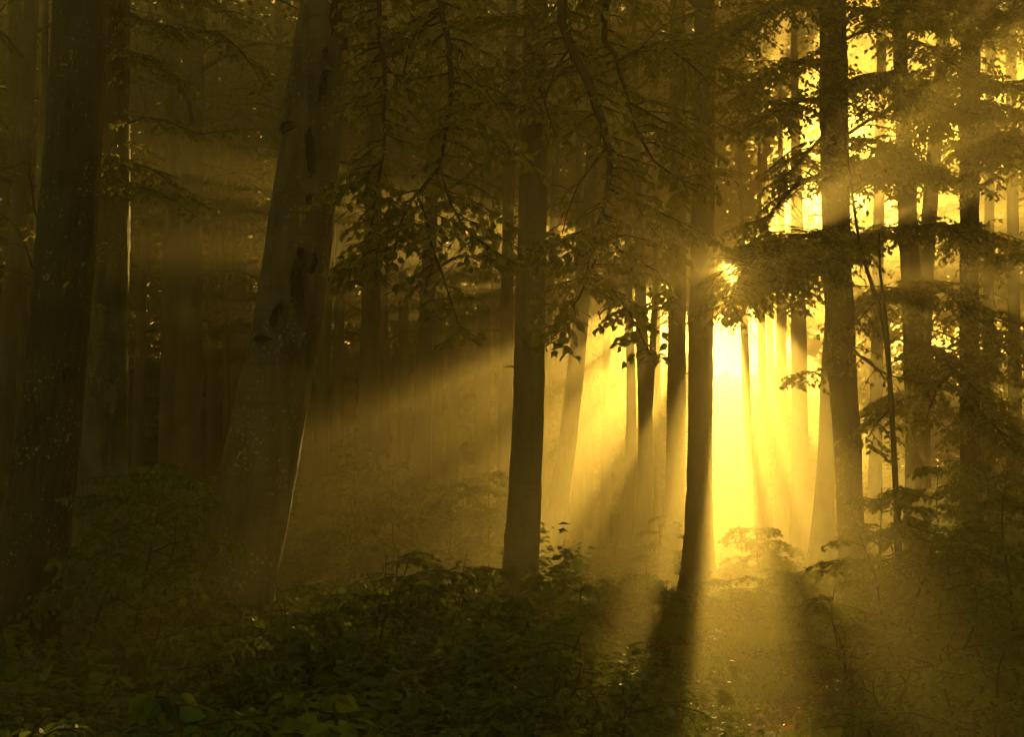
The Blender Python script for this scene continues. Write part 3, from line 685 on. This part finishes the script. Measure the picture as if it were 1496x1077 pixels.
SAP = [
 # name, label, px, distance, height, spread, boughs, options
 ("shrub", "nearest low shrub with the largest pale leaves, in front of the leaning beech", 300, 6.2, .78, .75, 14, dict(leaf=.125, stems=2, side=.4)),
 ("shrub", "low broad-leaved shrub right of the nearest pale-leaved shrub", 480, 6.6, .80, .85, 16, dict(leaf=.115, stems=2, side=.45)),
 ("shrub", "dark low shrub in the near left corner below the speckled trunk", 60, 6.8, .62, .8, 10, dict(leaf=.085, stems=2)),
 ("shrub", "small leafy shrub on the near verge under the slanting sunbeam", 660, 7.5, .62, .8, 12, dict(leaf=.07, stems=2)),
 ("shrub", "leafy clump with drooping fronds beside the track, left of the path bend", 800, 9.5, .85, .9, 16, dict(leaf=.065, stems=3)),
 ("shrub", "low fine-leaved clump spilling onto the left edge of the path", 900, 8.8, .55, .8, 12, dict(leaf=.055, stems=3)),
 ("sapling", "dark sapling spreading tiers of leaves between the speckled trunk and leaning beech", 165, 12, 1.95, 1.2, 12, dict(leaf=.08, lean=.22, side=.9, z0=.35, step=.08)),
 ("sapling", "sapling with long bare twigs reaching toward the leaning beech", 225, 13.5, 1.9, 1.4, 11, dict(leaf=.08, bare=.3, side=.9, z0=.4, lean=.12, step=.08)),
 ("sapling", "pale crooked sapling rising against the sun-streaked trunk", 120, 14.5, 2.1, 1.0, 14, dict(leaf=.075, lean=.3, bare=.2)),
 ("shrub", "leafy shrub hugging the foot of the leaning beech", 335, 11.2, .95, .8, 14, dict(leaf=.075, stems=2)),
 ("sapling", "forked dark sapling with bare lower stems before the leaning beech", 362, 10.4, 1.0, .6, 10, dict(leaf=.07, stems=2, z0=.5)),
 ("shrub", "dense shrub filling the hollow right of the leaning beech", 440, 12.5, 1.0, 1.1, 18, dict(leaf=.075, stems=3)),
 ("shrub", "spreading dark shrub below the first misty trunk", 540, 12.5, 1.15, 1.15, 20, dict(leaf=.07, stems=3)),
 ("shrub", "shrub with a few dead twigs between leaning beech and middle trunk", 600, 14, 1.15, 1.1, 18, dict(leaf=.07, stems=3, bare=.25)),
 ("shrub", "leafy shrub lit by the fringe of the sunbeam left of the middle trunk", 690, 15, 1.2, 1.0, 18, dict(leaf=.07, stems=3)),
 ("sapling", "fine-leaved sapling in mist under the hanging bough tip", 660, 22, 1.9, 1.2, 16, dict(leaf=.08, side=.6, z0=.2)),
 ("sapling", "misty sapling standing between the first two dark misty trunks", 575, 24, 2.3, 1.2, 16, dict(leaf=.08, side=.6, z0=.2)),
 ("sapling", "tall misty sapling beside the first dark misty trunk", 520, 25, 2.9, 1.1, 16, dict(leaf=.085, side=.6, z0=.3)),
 ("sapling", "misty sapling close left of the straight middle trunk", 715, 25, 2.3, 1.1, 16, dict(leaf=.085, side=.6, z0=.2)),
 ("shrub", "low misty shrub far behind the leaning beech on its left", 290, 22, 1.9, 1.4, 18, dict(leaf=.09, stems=3)),
 ("sapling", "slim sapling with arching twigs right of the middle trunk foot", 850, 16, .8, .7, 10, dict(leaf=.07, side=.45)),
 ("shrub", "shrub glowing at the foot of the trunk leaning right", 835, 20, .7, 1.0, 16, dict(leaf=.07, stems=3)),
 ("shrub", "bushy dark shrub at the feet of the two trunks beside the sun", 965, 18, .75, 1.0, 16, dict(leaf=.07, stems=3)),
 ("sapling", "misty sapling wedged between the slender pair and snagged spruce", 962, 28, 1.5, .9, 12, dict(leaf=.08, side=.5)),
 ("sapling", "glowing misty sapling below the sun glare in the bright gap", 1105, 26, 1.3, 1.2, 18, dict(leaf=.08, side=.6)),
 ("shrub", "wide soft shrub in the sunlit gap beyond the path", 1090, 19, .7, 1.3, 20, dict(leaf=.07, stems=3)),
 ("shrub", "soft shrub before the paler leaning trunk in the sunlit gap", 1160, 19, .85, 1.1, 18, dict(leaf=.07, stems=3)),
 ("shrub", "dark rounded shrub right of the path below the striped trunk", 1230, 13.5, .85, .8, 16, dict(leaf=.065, stems=3)),
 ("shrub", "shrub with glinting leaf tips below the second right trunk", 1310, 14.5, 1.35, 1.2, 22, dict(leaf=.07, stems=3)),
 ("sapling", "dense sapling below the upright trunk nearest the right edge", 1400, 15, 1.4, 1.2, 16, dict(leaf=.075, side=.6, z0=.15)),
 ("sapling", "tall dark leafy sapling filling the right edge", 1475, 14, 1.9, 1.1, 14, dict(leaf=.08, side=.6, z0=.15)),
 ("sapling", "leafy sapling spreading dark sprays between striped trunk and second right trunk", 1290, 18, 1.9, 1.1, 14, dict(leaf=.08, side=.6, z0=.3)),
 ("sapling", "tall dark sapling before the second right trunk", 1375, 18.5, 2.2, 1.2, 13, dict(leaf=.085, side=.7, z0=.3)),
 ("sapling", "tall backlit sapling at the right between the two dark trunks", 1440, 19.5, 2.3, 1.2, 13, dict(leaf=.085, side=.7, z0=.3)),
 ("shrub", "low shrub in the near right corner past the path", 1420, 9.5, .75, .95, 16, dict(leaf=.07, stems=3)),
 ("shrub", "small near shrub at the right verge of the path", 1290, 10.5, .5, .75, 12, dict(leaf=.06, stems=3)),
 ("shrub", "low dark shrub behind the near right corner shrub", 1370, 12, .95, 1.0, 18, dict(leaf=.07, stems=3)),
]
for nm, lb, x, D, h, sp, n, kw in SAP: sapling(nm, lb, x, D, h, sp, n, **kw)

# ------------------------------------------------------------------ ground cover nobody could count
rng = np.random.default_rng(4)
LV, LF, W = Leaves(), Leaves(), Mesh()
def cover(n, d0, d1, hmin, hmax, size, per, LV, power=1.0, tall=False):
    for _ in range(n):
        D = d0 + (d1 - d0) * rng.random() ** power
        hx = D * .42 + 1; x = (rng.random() * 2 - 1) * hx
        if abs(x - path_x(D)) < .62 + .25 * rng.random() and D < 30: continue
        if tall and 735 < PW / 2 + x / D * FPX < 1235: continue
        z = zg(x, D); h = lerp(hmin, hmax, rng.random() ** 1.6) * (.55 + .9 * max(0, noise.noise(Vector((x * .45, D * .35, 3))) + .4))
        near = min(1, (abs(x - path_x(D)) - .5) / 1.1) if D < 30 else 1
        h *= .35 + .65 * near
        if 880 < PW / 2 + x / D * FPX < 1235 and D > 13: h *= .6
        k = max(5, int(per * (.5 + rng.random()) * (.5 + h)))
        top = np.array([x, D, z]) + np.array([rng.normal(0, .1), rng.normal(0, .1), h])
        u = rng.random((k, 1)) ** .6
        a = rng.random(k) * 6.283; rad = (.08 + .22 * h) * (1.15 - u[:, 0] * .6)
        pos = np.array([x, D, z]) * (1 - u) + top * u + np.stack([np.cos(a) * rad * .5, np.sin(a) * rad * .5, np.zeros(k)], 1)
        d = np.stack([np.cos(a), np.sin(a), rng.normal(-.05, .3, k)], 1)
        nr = np.array([0, 0, 1.0]) + rng.normal(0, .4, (k, 3))
        LV.add(pos, d, nr, size * rng.choice([.7, 1, 1, 1.25, 1.9]) * (.6 + .7 * rng.random(k)))
        if D < 11 and rng.random() < .12: W.tube(np.array([[x, D, z - .03], (np.array([x, D, z]) + top) / 2 + rng.normal(0, .02, 3), top]), np.array([.004, .003, .002]), 3)
cover(2300, 4.6, 11, .10, .50, .065, 20, LV)
cover(3200, 9, 22, .15, .75, .07, 22, LV)
cover(2200, 18, 60, .25, 1.1, .11, 16, LF)
cover(800, 29, 54, 1.0, 2.8, .10, 44, LF, tall=True)
M = Mesh(); LV.into(M, rng, 0, True); LF.into(M, rng, 0, False)
for v, f in zip(W.v, W.f):
    M.n; M.v.append(v)
off = sum(len(v) for v in M.v[:len(M.v) - len(W.v)])
base = 0
for v, f in zip(W.v, W.f):
    M.f.append(f + off); M.m.append(np.full(len(f), 1)); M.t.append(np.zeros(len(v)))
M.n = off + W.n
tag(M.build("undergrowth", [LEAF_SHRUB, BARK_TWIG], smooth=False), "low leafy ground plants carpeting the forest floor beside the path", "undergrowth", kind="stuff")
# short grass and moss on the track
LG = Leaves()
for _ in range(2600):
    D = 8 + 14 * rng.random(); x = path_x(D) + rng.normal(0, .5)
    if noise.noise(Vector((x * 1.6, D * .8, 9))) < .0: continue
    k = 7; a = rng.random(k) * 6.283; p = np.array([x, D, zg(x, D) + .05]) + np.stack([rng.normal(0, .05, k), rng.normal(0, .05, k), np.zeros(k)], 1)
    LG.add(p, np.stack([np.cos(a) * .6, np.sin(a) * .6, np.full(k, .8)], 1), np.stack([np.cos(a + 1.57), np.sin(a + 1.57), np.zeros(k)], 1), .05 + .05 * rng.random(k))
M = Mesh(); LG.into(M, rng, 0, False, wide=.22)
tag(M.build("grass", [LEAF_SHRUB], smooth=False), "short grass tufts growing on the dark forest track", "grass", kind="stuff")

LG = Leaves(); n = 5200
y = 7 + 20 * rng.random(n) ** 1.3; x = np.array([path_x(v) for v in y]) + rng.normal(0, .55, n)
p = np.stack([x, y, np.array([zg(a, b) for a, b in zip(x, y)]) + rng.uniform(.025, .07, n)], 1)
d = rng.normal(0, 1, (n, 3)); d[:, 2] *= .25
LG.add(p, d, np.array([0, 0, 1.0]) + rng.normal(0, .45, (n, 3)), rng.uniform(.035, .075, n))
M = Mesh(); LG.into(M, rng, 0, True)
tag(M.build("fallen_leaves", [LEAF_BROWN], smooth=False), "dry brown fallen leaves littering the forest track", "leaf litter", kind="stuff")

# the far side of the wood, one closed mass of trunks and leaves with a few openings towards the low sun
rng = np.random.default_rng(8)
for px, py, r in [(990, 456, 1.0), (1004, 440, .6), (984, 424, .8), (955, 440, .7), (962, 486, .9), (1000, 486, .9), (930, 478, .8), (975, 515, 1.1), (1025, 512, 1.1), (1060, 520, 1.2), (1092, 506, 1.1), (1120, 505, 1.2), (1040, 545, 1.2), (1085, 548, 1.3), (1150, 520, 1.1), (1046, 462, .6), (1052, 426, .36), (1050, 482, .6), (1100, 374, .55), (1122, 384, .55), (1096, 346, .45), (1112, 455, .7), (1132, 476, .6), (1074, 472, .7), (1100, 482, .7), (1121, 403, .4), (1150, 396, .5), (1200, 402, .5), (1180, 440, .5), (1125, 466, .5), (1114, 349, .6), (1102, 364, .5), (1135, 372, .5),
                  (1091, 362, .5), (1096, 446, .5), (1140, 335, 1.0), (1180, 300, 1.5), (1240, 290, 1.3), (1150, 230, 1.1), (1220, 200, 1.4), (1290, 240, 1.2), (1115, 300, .7), (1185, 362, 1.0), (1235, 376, .8), (1290, 350, .9), (1300, 320, 1.3), (1330, 180, 1.3), (1180, 150, 1.2)]:
    GAPS.append((at(px, py, 80) - S * 36, r))
for x0, x1, y0, y1, n, r0, r1 in [(1088, 1190, 385, 480, 12, .15, .42), (880, 1000, 430, 475, 7, .15, .35), (560, 800, 300, 450, 24, .15, .35), (800, 938, 325, 440, 16, .2, .6), (1110, 1330, 130, 350, 16, .2, .7), (1100, 1200, 440, 540, 6, .2, .5)]:
    for q in range(n): GAPS.append((at(rng.uniform(x0, x1), rng.uniform(y0, y1), 80) - S * 36, rng.uniform(r0, r1)))
LV = Leaves(); n = 420000
x = rng.uniform(-58, 58, n); y = rng.uniform(64, 97, n); z = 28 * rng.random(n) ** .95
z[:60000] = 7 * rng.random(60000)
nz = np.array([noise.noise(Vector((a * .16, b * .1, c * .22))) for a, b, c in zip(x, y, z)])
px_ = x / y * FPX + PW / 2
py_ = PH / 2 - FPX * np.tan(np.arctan2(z + 1.5 - EYE, y) - PITCH)
thin = np.clip((px_ - 1085) / 60, 0, 1) * .42 - .5
thin = np.where((px_ > 1095) & (px_ < 1340) & (py_ > 120) & (py_ < 380), -.04, thin)
thin = np.where((z < 7) & (px_ < 1000), -.9, thin)
k = nz > thin; x, y, z = x[k], y[k], z[k]; n = len(x)
gz = np.array([zg(a, b) for a, b in zip(x, y)])
d = rng.normal(0, 1, (n, 3)); d[:, 2] *= .5
LV.add(np.stack([x, y, gz + z], 1), d, np.array([0, -.3, 1.0]) + rng.normal(0, .8, (n, 3)), rng.uniform(.4, .7, n))
M = Mesh(); LV.into(M, rng, 0, False)
for q in range(60):
    xx = rng.uniform(-50, 50); yy = rng.uniform(68, 92)
    if 1020 < xx / yy * FPX + PW / 2 < 1110: continue
    if any(abs(((np.array([xx, yy, 14.5]) - q0) - ((np.array([xx, yy, 14.5]) - q0) @ S) * S)[0]) < .7 for q0, r0 in GAPS[:4]): continue
    M.tube(np.array([[xx, yy, zg(xx, yy) - .2], [xx + .2, yy, 10], [xx + rng.normal(0, .5), yy, 24]]), np.array([.3, .24, .12]), 8, 1)
tag(M.build("far_woods", [LEAF_FAR, BARK_GREY], smooth=False), "hazy mass of far trees closing the view", "woods", kind="stuff")

# ------------------------------------------------------------------ the air
m = bpy.data.materials.new("haze"); m.use_nodes = True; t = m.node_tree; t.nodes.clear()
out = t.nodes.new("ShaderNodeOutputMaterial"); v = t.nodes.new("ShaderNodeVolumePrincipled")
v.inputs["Color"].default_value = HAZE_COLOR; v.inputs["Density"].default_value = HAZE_DENSITY; v.inputs["Anisotropy"].default_value = HAZE_G
v.inputs["Density Attribute"].default_value = ""
t.links.new(v.outputs[0], out.inputs["Volume"])
M = Mesh(); x0, x1, y0, y1, z0, z1 = -60, 60, -9, 99, -1.6, 31
M.add([(x0, y0, z0), (x1, y0, z0), (x1, y1, z0), (x0, y1, z0), (x0, y0, z1), (x1, y0, z1), (x1, y1, z1), (x0, y1, z1)],
      [(0, 3, 2, 1), (4, 5, 6, 7), (0, 1, 5, 4), (1, 2, 6, 5), (2, 3, 7, 6), (3, 0, 4, 7)])
tag(M.build("haze", [m], smooth=False), "golden morning mist filling the whole forest", "mist", kind="stuff")

# parts were built in world space: keep them in place under their thing's base point
for o in list(COL.objects):
    if o.type == 'EMPTY':
        for c in o.children: c.location = -o.location
